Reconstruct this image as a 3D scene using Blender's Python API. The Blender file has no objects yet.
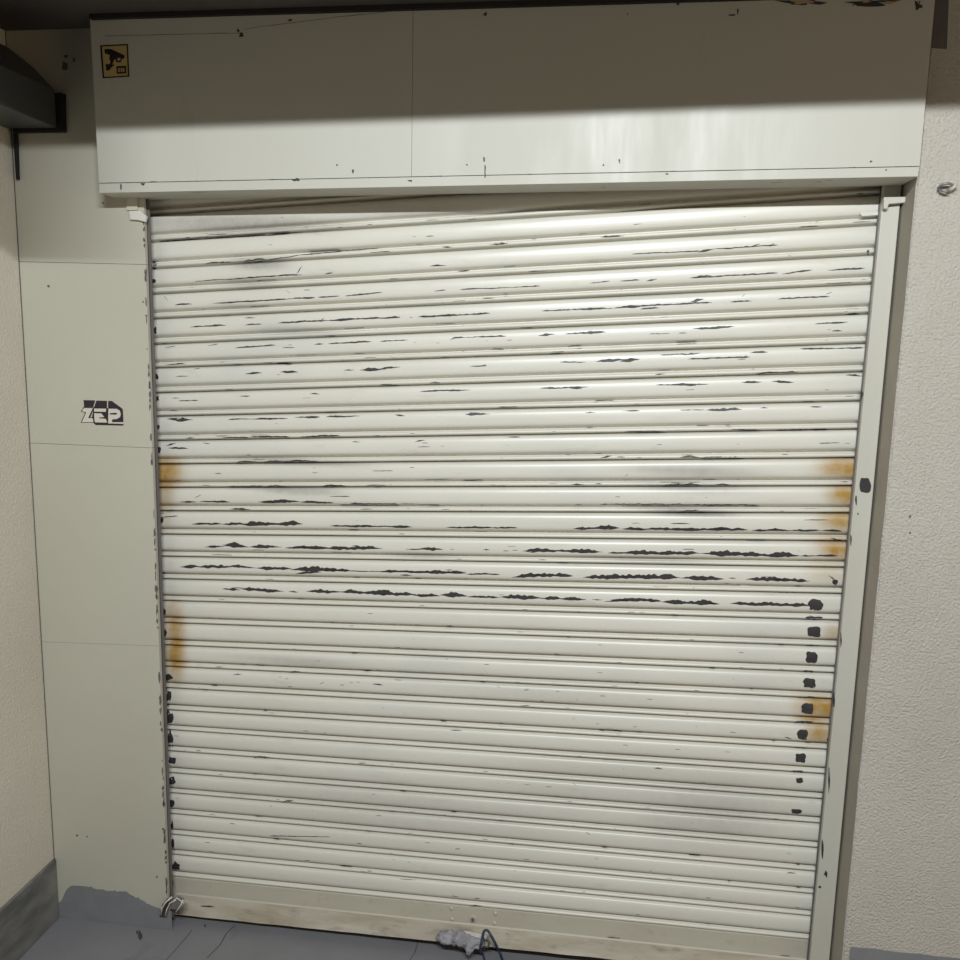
import bpy, bmesh, math, random
from mathutils import Vector, Matrix, noise

random.seed(7)
scene = bpy.context.scene
col = scene.collection

# ------------------------------------------------------------------ camera
F = 870.0                      # focal length in pixels of a 960 px wide frame
ez = Vector((123, -5509, -870)).normalized()     # world up, seen in camera axes (right, down, forward)
ex = Vector((6407, 280, -870)); ex = (ex - ez * ex.dot(ez)).normalized()
ey = ez.cross(ex)
RT = Vector((ex.x, ey.x, ez.x)); DN = Vector((ex.y, ey.y, ez.y)); FW = Vector((ex.z, ey.z, ez.z))

def ray(px, py):
    return RT * (px - 480) + DN * (py - 480) + FW * F

CAM_H = 1.65
_r = ray(440, 942)
DIST = CAM_H * _r.y / -_r.z - 0.02
CAM = Vector((0, -DIST, CAM_H))

def at(px, py, Y=0.0):
    r = ray(px, py); return CAM + r * ((Y - CAM.y) / r.y)
def at_x(px, py, X):
    r = ray(px, py); return CAM + r * ((X - CAM.x) / r.x)
def at_z(px, py, Z=0.0):
    r = ray(px, py); return CAM + r * ((Z - CAM.z) / r.z)

cam = bpy.data.cameras.new('camera'); co = bpy.data.objects.new('camera', cam); col.objects.link(co)
cam.sensor_width = 36; cam.lens = 36 * F / 960; cam.clip_start = 0.02; cam.clip_end = 100
m = Matrix((( RT.x, -DN.x, -FW.x, CAM.x), (RT.y, -DN.y, -FW.y, CAM.y), (RT.z, -DN.z, -FW.z, CAM.z), (0, 0, 0, 1)))
co.matrix_world = m
scene.camera = co

# ------------------------------------------------------------------ world, lamps, exposure
w = bpy.data.worlds.new('world'); scene.world = w; w.use_nodes = True
bg = w.node_tree.nodes['Background']; bg.inputs[0].default_value = (1.0, 0.82, 0.62, 1); bg.inputs[1].default_value = 0.038

def tube(name, x, y, z, length, power, target, color=(0.93, 0.98, 1.03)):
    l = bpy.data.lights.new(name, 'AREA'); l.shape = 'RECTANGLE'; l.size = length; l.size_y = 0.03
    l.energy = power; l.color = color
    o = bpy.data.objects.new(name, l); col.objects.link(o)
    o.location = (x, y, z)
    d = Vector(target) - Vector((x, y, z)); d.x = 0
    o.rotation_euler = d.to_track_quat('-Z', 'Y').to_euler()
    return o
tube('fluorescent_tube', 0.05, -2.5, 2.66, 1.1, 76, (0.05, 0, 1.0))

# added area light with no visible source: soft warm fill from the right
al = bpy.data.lights.new('warm_fill_light', 'AREA'); al.shape = 'RECTANGLE'; al.size = 1.6; al.size_y = 2.0; al.energy = 21; al.color = (1.0, 0.80, 0.58)
ao = bpy.data.objects.new('warm_fill_light', al); col.objects.link(ao); ao.location = (3.1, -2.6, 1.2)
ao.rotation_euler = (Vector((-0.4, 0, 2.0)) - Vector((3.1, -2.6, 1.2))).to_track_quat('-Z', 'Z').to_euler()

vs = scene.view_settings
vs.view_transform = 'Standard'; vs.look = 'None'; vs.gamma = 1; vs.use_curve_mapping = False; vs.exposure = 0.0

# ------------------------------------------------------------------ materials
def S(r, g, b):
    f = lambda c: (c / 255 / 12.92) if c / 255 < 0.04045 else ((c / 255 + 0.055) / 1.055) ** 2.4
    return (f(r), f(g), f(b), 1)

def mat(name, base, rough=0.5, metal=0.0, var=None, var_scale=3.0, var_amt=0.5, stretch=(1, 1, 1), bump=0.0, bump_scale=200.0,
        bump_stretch=(1, 1, 1), bump_dist=0.002, rust=False, rough_var=0.0, speck=None, spec=0.5, detail=6, extra=None):
    M = bpy.data.materials.new(name); M.use_nodes = True
    nt = M.node_tree; N = nt.nodes; L = nt.links; b = N['Principled BSDF']
    b.inputs['Roughness'].default_value = rough; b.inputs['Metallic'].default_value = metal
    b.inputs['Specular IOR Level'].default_value = spec
    geo = N.new('ShaderNodeTexCoord')
    def tex(scale, st, det=6, rgh=0.6):
        mp = N.new('ShaderNodeMapping'); mp.inputs['Scale'].default_value = st
        L.new(geo.outputs['Object'], mp.inputs[0])
        t = N.new('ShaderNodeTexNoise'); t.inputs['Scale'].default_value = scale; t.inputs['Detail'].default_value = det
        t.inputs['Roughness'].default_value = rgh
        L.new(mp.outputs[0], t.inputs['Vector']); return t.outputs['Fac']
    def ramp(src, a, c):
        r = N.new('ShaderNodeMapRange'); r.inputs[1].default_value = a; r.inputs[2].default_value = c
        L.new(src, r.inputs[0]); return r.outputs[0]
    def mix(fac, a, c):
        x = N.new('ShaderNodeMix'); x.data_type = 'RGBA'
        for s, v in ((0, fac), (6, a), (7, c)):
            if hasattr(v, 'is_linked') or isinstance(v, bpy.types.NodeSocket): L.new(v, x.inputs[s])
            else: x.inputs[s].default_value = v
        return x.outputs[2]
    cur = base
    if var:
        f = ramp(tex(var_scale, stretch, detail), 0.5 - 0.25, 0.5 + 0.28)
        mm = N.new('ShaderNodeMath'); mm.operation = 'MULTIPLY'; mm.inputs[1].default_value = var_amt; L.new(f, mm.inputs[0])
        cur = mix(mm.outputs[0], cur, var)
    if extra:
        for (c, sc, st, a, z, amt) in extra:
            f = ramp(tex(sc, st, 8), a, z)
            mm = N.new('ShaderNodeMath'); mm.operation = 'MULTIPLY'; mm.inputs[1].default_value = amt; L.new(f, mm.inputs[0])
            cur = mix(mm.outputs[0], cur, c)
    if rust:
        at_ = N.new('ShaderNodeAttribute'); at_.attribute_name = 'rust'
        n = tex(60, (1, 1, 1), 8)
        r1 = ramp(n, 0.2, 0.75)
        mm = N.new('ShaderNodeMath'); mm.operation = 'MULTIPLY_ADD'; L.new(r1, mm.inputs[0]); mm.inputs[1].default_value = 0.5; mm.inputs[2].default_value = 0.7
        m2 = N.new('ShaderNodeMath'); m2.operation = 'MULTIPLY'; m2.use_clamp = True
        L.new(at_.outputs['Fac'], m2.inputs[0]); L.new(mm.outputs[0], m2.inputs[1])
        cur = mix(m2.outputs[0], cur, S(172, 134, 64))
        ad = N.new('ShaderNodeAttribute'); ad.attribute_name = 'grime'
        m3 = N.new('ShaderNodeMath'); m3.operation = 'MULTIPLY'; m3.use_clamp = True
        L.new(ad.outputs['Fac'], m3.inputs[0]); L.new(mm.outputs[0], m3.inputs[1])
        cur = mix(m3.outputs[0], cur, S(96, 92, 92))
    if isinstance(cur, bpy.types.NodeSocket): L.new(cur, b.inputs['Base Color'])
    else: b.inputs['Base Color'].default_value = cur
    if rough_var:
        r = N.new('ShaderNodeMapRange'); r.inputs[1].default_value = 0.3; r.inputs[2].default_value = 0.7
        r.inputs[3].default_value = rough - rough_var; r.inputs[4].default_value = rough + rough_var
        L.new(tex(7, bump_stretch, 5), r.inputs[0]); L.new(r.outputs[0], b.inputs['Roughness'])
    if bump:
        bp = N.new('ShaderNodeBump'); bp.inputs['Strength'].default_value = bump; bp.inputs['Distance'].default_value = bump_dist
        L.new(tex(bump_scale, bump_stretch, 4, 0.62), bp.inputs['Height']); L.new(bp.outputs[0], b.inputs['Normal'])
    return M

M_slat = mat('shutter_paint', S(217, 214, 201), 0.34, var=S(200, 197, 183), var_scale=5, var_amt=0.55, stretch=(0.6, 1, 3), bump=0.12,
             bump_scale=60, bump_dist=0.001, rust=True,
             extra=[(S(150, 140, 124), 9, (1, 1, 4), 0.60, 0.85, 0.35), (S(176, 178, 184), 2.2, (0.7, 1, 1.2), 0.55, 0.75, 0.35)])
M_box = mat('box_paint', S(190, 188, 176), 0.46, var=S(192, 190, 177), var_scale=4, var_amt=0.6, bump=0.25, bump_scale=26,
            bump_stretch=(1.0, 1, 0.18), bump_dist=0.0016, rough_var=0.26,
            spec=0.2, extra=[(S(178, 176, 172), 14, (1, 1, 0.1), 0.58, 0.8, 0.15)])
M_panel = mat('panel_paint', S(190, 187, 170), 0.5, var=S(178, 174, 156), var_scale=2.2, var_amt=0.6, bump=0.1, bump_scale=90, bump_dist=0.0008)
M_stucco = mat('stucco', S(211, 206, 193), 0.8, var=S(180, 172, 157), var_scale=2.4, var_amt=0.5, bump=1.0, bump_scale=165, bump_dist=0.009, spec=0.3,
               extra=[(S(140, 132, 120), 260, (1, 1, 1), 0.62, 0.75, 0.45)])
M_stucco_l = mat('stucco_left', S(216, 210, 194), 0.85, var=S(190, 184, 166), var_scale=2.6, var_amt=0.6, bump=0.9, bump_scale=140, bump_dist=0.003, spec=0.3,
                 extra=[(S(110, 100, 92), 230, (1, 1, 1), 0.60, 0.74, 0.5)])
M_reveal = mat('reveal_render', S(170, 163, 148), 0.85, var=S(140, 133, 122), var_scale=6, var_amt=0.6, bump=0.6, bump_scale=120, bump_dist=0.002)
M_guide = mat('guide_paint', S(200, 197, 184), 0.45, var=S(188, 182, 162), var_scale=5, var_amt=0.6, stretch=(1, 1, 0.5), bump=0.08, bump_scale=60)
M_rail = mat('rail_paint', S(188, 184, 168), 0.55, var=S(168, 158, 134), var_scale=8, var_amt=0.6, stretch=(0.5, 1, 2), bump=0.15, bump_scale=90,
             extra=[(S(120, 100, 72), 30, (1, 1, 1), 0.60, 0.8, 0.4)])
M_toe = mat('rail_toe_paint', S(194, 189, 173), 0.6, var=S(140, 124, 96), var_scale=16, var_amt=0.75, stretch=(0.4, 1, 2), bump=0.3, bump_scale=90,
            extra=[(S(96, 84, 68), 22, (0.5, 1, 1.6), 0.56, 0.72, 0.55)])
M_chip = mat('bare_dark_steel', S(46, 45, 47), 0.5, var=S(72, 66, 62), var_scale=60, var_amt=0.6)
M_dark = mat('dark_gap', S(34, 31, 30), 0.8)
M_strip = mat('guide_edge_steel', S(86, 80, 80), 0.6, var=S(130, 124, 118), var_scale=30, var_amt=0.5, stretch=(1, 1, 0.2))
M_floor = mat('grey_floor_paint', S(134, 133, 135), 0.42, var=S(114, 114, 117), var_scale=5, var_amt=0.7, bump=0.3, bump_scale=40, bump_dist=0.002,
              extra=[(S(64, 64, 66), 10, (1, 0.35, 1), 0.63, 0.75, 0.4), (S(140, 142, 146), 30, (1, 1, 1), 0.62, 0.8, 0.25)])
M_greypaint = mat('grey_smear_paint', S(130, 131, 132), 0.55, var=S(108, 109, 111), var_scale=20, var_amt=0.6, bump=0.2, bump_scale=80)
M_skirt = mat('skirting_paint', S(70, 72, 72), 0.35, var=S(170, 168, 160), var_scale=7, var_amt=0.6, stretch=(1, 1, 3), bump=0.15, bump_scale=30)
M_ceil = mat('ceiling_concrete', S(92, 88, 84), 0.8, var=S(70, 66, 62), var_scale=4, var_amt=0.7, bump=0.4, bump_scale=30)
M_duct = mat('duct_metal', S(78, 78, 78), 0.5, var=S(58, 58, 58), var_scale=6, var_amt=0.6)
M_black = mat('plain_black', S(20, 19, 19), 0.7)
M_yellow = mat('sticker_yellow', S(190, 166, 108), 0.5)
M_ink = mat('sticker_ink', S(30, 22, 24), 0.5)
M_logo = mat('logo_ink', S(42, 32, 40), 0.45)
M_logol = mat('logo_pale', S(206, 200, 186), 0.45)
M_rag = mat('rag_grey', S(170, 168, 170), 0.9, var=S(104, 102, 110), var_scale=40, var_amt=0.7, bump=0.5, bump_scale=200, bump_dist=0.003)
M_cord = mat('cord_blue', S(34, 46, 70), 0.6, var=S(66, 84, 112), var_scale=160, var_amt=0.6)
M_bolt = mat('bolt_paint', S(186, 182, 166), 0.4)
M_zinc = mat('worn_zinc', S(150, 148, 146), 0.4, metal=0.4, var=S(90, 86, 82), var_scale=50, var_amt=0.7)
M_flake = mat('peeling_paint', S(176, 150, 120), 0.7)
M_white = mat('filler_white', S(214, 210, 200), 0.6)

# ------------------------------------------------------------------ builders
class MB:
    def __init__(s): s.v = []; s.f = []; s.mi = []
    def add(s, vs_, fs, mi=0):
        k = len(s.v); s.v += [tuple(p) for p in vs_]; s.f += [[i + k for i in f] for f in fs]; s.mi += [mi] * len(fs)
    def hexa(s, P, mi=0):          # P: 4 front + 4 back corners, same order
        s.add(P, [(0, 1, 2, 3), (7, 6, 5, 4), (0, 4, 5, 1), (1, 5, 6, 2), (2, 6, 7, 3), (3, 7, 4, 0)], mi)
    def box(s, x0, x1, y0, y1, z0, z1, mi=0):
        s.hexa([(x0, y0, z0), (x1, y0, z0), (x1, y0, z1), (x0, y0, z1), (x0, y1, z0), (x1, y1, z0), (x1, y1, z1), (x0, y1, z1)], mi)
    def quadpx(s, pts, Y, thick, mi=0):    # slab whose front outline passes through four points of the wall plane at depth Y
        P = [at(x, y, Y) for x, y in pts]
        s.hexa(P + [p + Vector((0, thick, 0)) for p in P], mi)
    def poly(s, P, off, mi=0):      # extruded polygon
        n = len(P); off = Vector(off)
        s.add(list(P) + [Vector(p) + off for p in P], [tuple(range(n)), tuple(range(2 * n - 1, n - 1, -1))] +
              [(i, i + n, (i + 1) % n + n, (i + 1) % n) for i in range(n)], mi)
    def tube(s, pts, r, n=8, mi=0):
        pts = [Vector(p) for p in pts]; base = len(s.v); V = []
        for i, p in enumerate(pts):
            d = (pts[min(i + 1, len(pts) - 1)] - pts[max(i - 1, 0)]).normalized()
            a = d.cross(Vector((0.3, 0.2, 1))).normalized(); b = d.cross(a)
            rr = r[i] if isinstance(r, (list, tuple)) else r
            for k in range(n):
                t = 2 * math.pi * k / n; V.append(p + a * math.cos(t) * rr + b * math.sin(t) * rr)
        Fs = []
        for i in range(len(pts) - 1):
            for k in range(n): Fs.append((i * n + k, i * n + (k + 1) % n, (i + 1) * n + (k + 1) % n, (i + 1) * n + k))
        Fs.append(tuple(range(n - 1, -1, -1))); Fs.append(tuple((len(pts) - 1) * n + k for k in range(n)))
        s.add(V, Fs, mi)
    def build(s, name, mats, parent=None, smooth=False, bevel=0.0, fixn=True):
        me = bpy.data.meshes.new(name); me.from_pydata(s.v, [], s.f)
        if not isinstance(mats, (list, tuple)): mats = [mats]
        for q in mats: me.materials.append(q)
        me.polygons.foreach_set('material_index', s.mi)
        if smooth: me.polygons.foreach_set('use_smooth', [True] * len(me.polygons))
        me.update()
        if fixn:
            bm = bmesh.new(); bm.from_mesh(me); bmesh.ops.recalc_face_normals(bm, faces=bm.faces); bm.to_mesh(me); bm.free()
        o = bpy.data.objects.new(name, me); col.objects.link(o)
        if parent:
            o.parent = parent; o.matrix_parent_inverse = Matrix.Translation(-parent.location)
        if bevel:
            b = o.modifiers.new('bevel', 'BEVEL'); b.width = bevel; b.segments = 2; b.limit_method = 'ANGLE'
        return o

def tag(o, label, cat, group=None):
    o['label'] = label; o['category'] = cat
    if group: o['group'] = group
    return o
def struct(o): o['kind'] = 'structure'; return o
def thing(name, loc, label, cat, group=None):
    o = bpy.data.objects.new(name, None); o.empty_display_size = 0.05; col.objects.link(o); o.location = loc
    return tag(o, label, cat, group)

def lerp(a, b, t): return a + (b - a) * t

# ------------------------------------------------------------------ the setting
Y_PANEL, Y_BOX, Y_GUIDE, Y_WALL = -0.06, -0.14, -0.03, -0.115
corner = at(53.5, 850, Y_PANEL); XL = corner.x
Z_CEIL = at(300, 9, Y_BOX).z
XR = 2.2

fl = MB(); fl.add([(XL - 0.3, -3.6, 0), (XR, -3.6, 0), (XR, 0.25, 0), (XL - 0.3, 0.25, 0)], [(0, 1, 2, 3)])
fl.add([(XL - 0.3, -3.6, -0.05), (XR, -3.6, -0.05), (XR, 0.25, -0.05), (XL - 0.3, 0.25, -0.05)], [(3, 2, 1, 0)])
struct(fl.build('floor', M_floor, fixn=False))

# left of the shutter: four painted sheets with narrow seams on the wall
px_edge = lambda y: 143.5 + (y - 200) * 24.0 / 690
Xpe_t, Xpe_b = at(px_edge(200), 200, Y_PANEL).x, at(px_edge(890), 890, Y_PANEL).x
def seamz(p, q):
    a, b = at(*p, Y_PANEL), at(*q, Y_PANEL); return a.z, b.z
seams = [((24, 261.5), (145, 264.5)), ((30, 443), (154, 448)), ((42, 642), (160, 646))]
wb = MB()
zs = [(Z_CEIL + 0.02, Z_CEIL + 0.02)] + [seamz(*s) for s in seams] + [(0, 0)]
g = 0.0005
for i in range(4):
    (tl, tr), (bl, br) = zs[i], zs[i + 1]
    gt = 0 if i == 0 else g; gb = 0 if i == 3 else g
    if i == 2: gb = 0.0002
    def xe(z):
        t = (z - at(150, 200, Y_PANEL).z) / (at(150, 890, Y_PANEL).z - at(150, 200, Y_PANEL).z); return lerp(Xpe_t, Xpe_b, t)
    P = [(XL - 0.02, Y_PANEL, bl + gb), (xe(br), Y_PANEL, br + gb), (xe(tr), Y_PANEL, tr - gt), (XL - 0.02, Y_PANEL, tl - gt)]
    wb.hexa(P + [(p[0], p[1] + 0.012, p[2]) for p in P], 0)
wb.box(XL - 0.02, Xpe_t - 0.012, Y_PANEL + 0.012, Y_PANEL + 0.016, 0, Z_CEIL + 0.02, 1)
struct(wb.build('wall_back', [M_panel, M_dark]))

bk = MB(); bk.box(XL - 0.02, XR, 0.10, 0.16, 0, Z_CEIL + 0.02); struct(bk.build('wall_back', M_dark))
cl_ = MB(); cl_.box(XL, XL + 0.0022, Y_PANEL - 0.0012, Y_PANEL, 0, Z_CEIL); struct(cl_.build('trim_7', M_strip))
wl = MB(); wl.box(XL - 0.12, XL, -3.6, 0.2, 0, 3.2); struct(wl.build('wall_left', M_stucco_l))

# right: stucco wall standing proud of the guide, with its side reveal
def edge_px(y): return 917 - (y - 180) * 71.0 / 740
a, b = at(edge_px(180), 180, Y_WALL), at(edge_px(950), 950, Y_WALL)
wr = MB()
n = 60
rowL = []
for i in range(n + 1):
    z = lerp(0, 3.0, i / n)
    t = (z - b.z) / (a.z - b.z); x = lerp(b.x, a.x, min(t, 1.25))
    j = 0.0018 * noise.noise(Vector((0, 0, z * 22))) + 0.0008 * noise.noise(Vector((5, 0, z * 70)))
    rowL.append((x + j, z))
V = []; Fs = []
for (x, z) in rowL: V += [(x + 0.004, 0.2, z), (x, Y_WALL + 0.004, z), (x + 0.004, Y_WALL, z), (XR, Y_WALL, z), (XR, 0.2, z)]
for i in range(n):
    for k in range(4):
        Fs.append((i * 5 + k, i * 5 + k + 1, i * 5 + k + 6, i * 5 + k + 5))
wr.add(V, Fs)
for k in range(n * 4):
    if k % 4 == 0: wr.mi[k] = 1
struct(wr.build('wall_right', [M_stucco, M_reveal]))

# grey painted foot of the right wall and the left skirting
zt = at(900, 953, Y_WALL - 0.004).z
sk = MB(); x0 = at(851, 948, Y_WALL - 0.004).x
V = []; nn = 80
for i in range(nn + 1):
    x = lerp(x0, XR, i / nn); zz = zt + 0.003 * noise.noise(Vector((x * 30, 0, 0))) + 0.0015 * noise.noise(Vector((x * 90, 3, 0)))
    V += [(x, Y_WALL - 0.004, 0), (x, Y_WALL - 0.004, zz), (x, Y_WALL + 0.002, zz), (x, Y_WALL + 0.002, 0)]
Fs = []
for i in range(nn):
    for k in range(3): Fs.append((i * 4 + k, i * 4 + k + 1, i * 4 + k + 5, i * 4 + k + 4))
Fs += [(0, 1, 2, 3), (nn * 4 + 3, nn * 4 + 2, nn * 4 + 1, nn * 4)]
sk.add(V, Fs); struct(sk.build('baseboard_right', M_greypaint))
zsk = at_x(57, 858, XL + 0.008).z
sl = MB(); sl.box(XL - 0.001, XL + 0.008, -3.4, Y_PANEL - 0.001, 0, zsk)
struct(sl.build('baseboard_left', M_skirt, bevel=0.002))

# ceiling slab whose front edge cuts off the lamp light, plus the higher ceiling behind the camera
Y_EDGE = -1.0
ce = MB(); ce.box(XL - 0.12, XR, Y_EDGE, 0.2, Z_CEIL, Z_CEIL + 0.14)
ce_o = struct(ce.build('ceiling', M_ceil))
# a low lintel edge between lamp and wall throws the level shadow line
ln = MB(); za, zb_ = 2.330 + (XL + 0.8) * 0.019, 2.330 + (XR + 0.8) * 0.019
ln.hexa([(XL, -1.06, za), (XR, -1.06, zb_), (XR, -1.06, Z_CEIL + 0.1), (XL, -1.06, Z_CEIL + 0.1), (XL, -1.0, za), (XR, -1.0, zb_), (XR, -1.0, Z_CEIL + 0.1), (XL, -1.0, Z_CEIL + 0.1)])
ln.box(XL, -0.86, -1.06, -1.0, 2.17, Z_CEIL + 0.1)  # added drop at the left end, out of view, shaped to shade the upper left
struct(ln.build('trim_6', M_ceil))
cg = MB(); cg.box(at(92, 12, Y_BOX).x, at(930, 4, Y_BOX).x, Y_BOX - 0.012, Y_BOX + 0.02, Z_CEIL - 0.011, Z_CEIL - 0.001)
struct(cg.build('trim_1', M_dark))

# ------------------------------------------------------------------ shutter geometry
JL = [188.5, 215.6, 242.3, 269.1, 294.4, 319.2, 344.7, 368.4, 393.4, 416.8, 441.2, 464.7, 488.1, 511.5, 534.8, 556.9, 579.4, 601, 623.1, 645.4,
      666.6, 688.2, 710.3, 730, 751.2, 773.1, 792.9, 813.8, 834.6, 854.4, 876.7]
JR = [134, 165, 195, 225, 255, 284.1, 314.1, 343.6, 372.2, 401.6, 429.8, 458.5, 486.6, 513.8, 541.9, 568.1, 594.4, 621, 647.3, 673.6, 699.5,
      725, 750, 774.5, 799.5, 823.8, 848.3, 871.8, 894.3, 916.3, 940]
def lx(y): return 150 + (y - 269.1) * 22.5 / 607.6
def rx(y): return 874 - (y - 225) * 65.0 / 715
PL = [at(lx(y), y) for y in JL]; PR = [at(rx(y), y) for y in JR]
PROF = [(0.0, -0.013), (0.02, -0.003), (0.045, 0.0040), (0.10, 0.0068), (0.20, 0.0084), (0.34, 0.0092), (0.50, 0.0090), (0.60, 0.0080), (0.655, 0.0050),
        (0.70, -0.0030), (0.725, -0.0105), (0.785, -0.0105), (0.80, 0.0020), (0.83, 0.0048), (0.87, 0.0058), (0.915, 0.0046), (0.94, 0.0012), (0.955, -0.007), (1.0, -0.013)]
def prof(v):
    for (a_, b_), (c_, d_) in zip(PROF, PROF[1:]):
        if v <= c_: return b_ + (d_ - b_) * (v - a_) / (c_ - a_)
    return PROF[-1][1]
def jz(k, X):
    t = (X - PL[k].x) / (PR[k].x - PL[k].x); return lerp(PL[k].z, PR[k].z, t)
def surf_y(X, Z):
    for k in range(len(PL) - 1):
        z0, z1 = jz(k, X), jz(k + 1, X)
        if z1 <= Z <= z0: return -prof((z0 - Z) / (z0 - z1))
    if Z < jz(len(PL) - 1, X): return -0.005
    return 0.0
def at_curtain(px, py, lift=0.0005):
    Y = -0.004
    for _ in range(3):
        p = at(px, py, Y); Y = surf_y(p.x, p.z) - 0
    p = at(px, py, Y - lift); return p

rusts = [(166, 472, 16, 13, 1.0), (164, 497, 11, 13, 0.55), (165, 520, 8, 10, 0.2), (174, 612, 10, 12, 0.5), (177, 632, 9, 12, 0.75), (177, 654, 9, 13, 0.9), (176, 673, 9, 12, 0.45),
         (848, 468, 28, 9, 1.0), (848, 495, 20, 9, 1.0), (843, 520, 22, 9, 0.9), (838, 545, 22, 10, 0.6), (838, 551, 12, 6, 0.5), (832, 570, 22, 14, 0.28), (833, 632, 9, 8, 0.5),
         (825, 707, 20, 10, 0.95), (805, 703, 14, 12, 0.25), (818, 733, 14, 9, 0.85), (810, 719, 14, 3, 0.6)]
RU = [(at(x, y), abs(at(x + a_, y).x - at(x, y).x), abs(at(x, y + b_).z - at(x, y).z), s_) for x, y, a_, b_, s_ in rusts]
grimes = [(260, 264, 26, 6, 0.5), (250, 283, 24, 6, 0.25), (235, 306, 20, 5, 0.15), (700, 300, 90, 4, 0.15), (690, 470, 60, 5, 0.35), (690, 487, 50, 5, 0.35), (300, 490, 40, 4, 0.4), (690, 512, 40, 4, 0.6),
          (420, 555, 30, 3, 0.3), (240, 224, 90, 9, 0.45), (420, 212, 100, 6, 0.25), (300, 462, 60, 3, 0.4), (290, 330, 40, 4, 0.25), (620, 785, 120, 30, 0.15), (400, 810, 160, 25, 0.16), (700, 825, 60, 20, 0.15),
          (560, 690, 90, 14, 0.12), (650, 560, 60, 3, 0.25), (300, 660, 60, 4, 0.25), (750, 800, 60, 30, 0.15)]
GR = [(at(x, y), abs(at(x + a_, y).x - at(x, y).x), abs(at(x, y + b_).z - at(x, y).z), s_) for x, y, a_, b_, s_ in grimes]

def field(L_, p, pw=2):
    r = 0
    for c, a_, b_, s_ in L_:
        d = ((p[0] - c.x) / a_) ** 2 + ((p[2] - c.z) / b_) ** 2
        if d < 6: r += s_ * math.exp(-(d ** 1.5) * 0.7)
    return min(r, 1.0)

# ---- chips: jagged patches lying on a surface
def chip(mb, x0, y0, x1, y1, t, place, mi=1, step=1.6, rough=1.0, full=False):
    L_ = max(math.hypot(x1 - x0, y1 - y0), 0.8); n = max(int(L_ / step), 3); ph = random.random() * 100
    rows = 4; V = []
    for i in range(n + 1):
        u = i / n; x = lerp(x0, x1, u); y = lerp(y0, y1, u)
        env = min(1, 1.0 * min(u, 1 - u) * L_ / (t * 1.6 + 1)) if not full else 1
        big = 0.62 + 0.62 * noise.noise(Vector((ph + x * 0.05, 0, 0)))
        s1 = max(0.10 if t < 3 else 0.30, big + 0.55 * rough * noise.noise(Vector((ph + x * 0.33, 1.3, 0))) + 0.12 * random.random())
        s2 = max(0.08 if t < 3 else 0.22, big * 0.7 + 0.40 * rough * noise.noise(Vector((ph + x * 0.25, 7.7, 0))))
        if full: s1 = s2 = 1 + 0.3 * rough * (random.random() - 0.5)
        up = max(0.15, t * 0.55 * s1 * env); dn = max(0.15, t * 0.5 * s2 * env)
        wob = 0.5 * noise.noise(Vector((ph + x * 0.06, 20, 0)))
        for r_ in range(rows): V.append(place(x, y + wob - up + (up + dn) * r_ / (rows - 1)))
    Fs = []
    for i in range(n):
        for r_ in range(rows - 1): Fs.append((i * rows + r_, i * rows + r_ + 1, (i + 1) * rows + r_ + 1, (i + 1) * rows + r_))
    mb.add(V, Fs, mi)

def blob(mb, cx, cy, rx_, ry_, place, mi=1, n=14, sq=2.0, jag=0.12):
    V = [place(cx, cy)]; rings = 3; ph = random.random() * 50
    for k in range(1, rings + 1):
        for i in range(n):
            a_ = 2 * math.pi * i / n; c_, s_ = math.cos(a_), math.sin(a_)
            rr = 1 / ((abs(c_) ** sq + abs(s_) ** sq) ** (1 / sq)) * (1 + jag * 2 * noise.noise(Vector((ph + c_ * 1.6, s_ * 1.6, 0)))) * k / rings
            V.append(place(cx + rx_ * c_ * rr, cy + ry_ * s_ * rr))
    Fs = [(0, 1 + i, 1 + (i + 1) % n) for i in range(n)]
    for k in range(rings - 1):
        for i in range(n):
            a0 = 1 + k * n + i; a1 = 1 + k * n + (i + 1) % n; Fs.append((a0, a0 + n, a1 + n, a1))
    mb.add(V, Fs, mi)

# curtain
root = thing('roller_shutter', at(490, 940), 'worn cream painted steel roller shutter, closed, with chipped slats and rust stains', 'shutter')
cu = MB(); NC = 260; NP = len(PROF)
rv = []; gv = []
nk = len(PL) - 1
for k in range(nk):
    base = len(cu.v); V = []
    for c in range(NC + 1):
        u = lerp(-0.030, 1.008, c / NC)
        A = PL[k].lerp(PR[k], u); B = PL[k + 1].lerp(PR[k + 1], u)
        for (v, d) in PROF:
            p = A.lerp(B, v); wv = 0.0008 * noise.noise(Vector((p.x * 2.2, k * 1.7, 0)))
            V.append((p.x, -d + wv, p.z)); rv.append(field(RU, p)); gv.append(field(GR, p))
    Fs = [(c * NP + r_, c * NP + r_ + 1, (c + 1) * NP + r_ + 1, (c + 1) * NP + r_) for c in range(NC) for r_ in range(NP - 1)]
    cu.add(V, Fs, 0)

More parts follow.
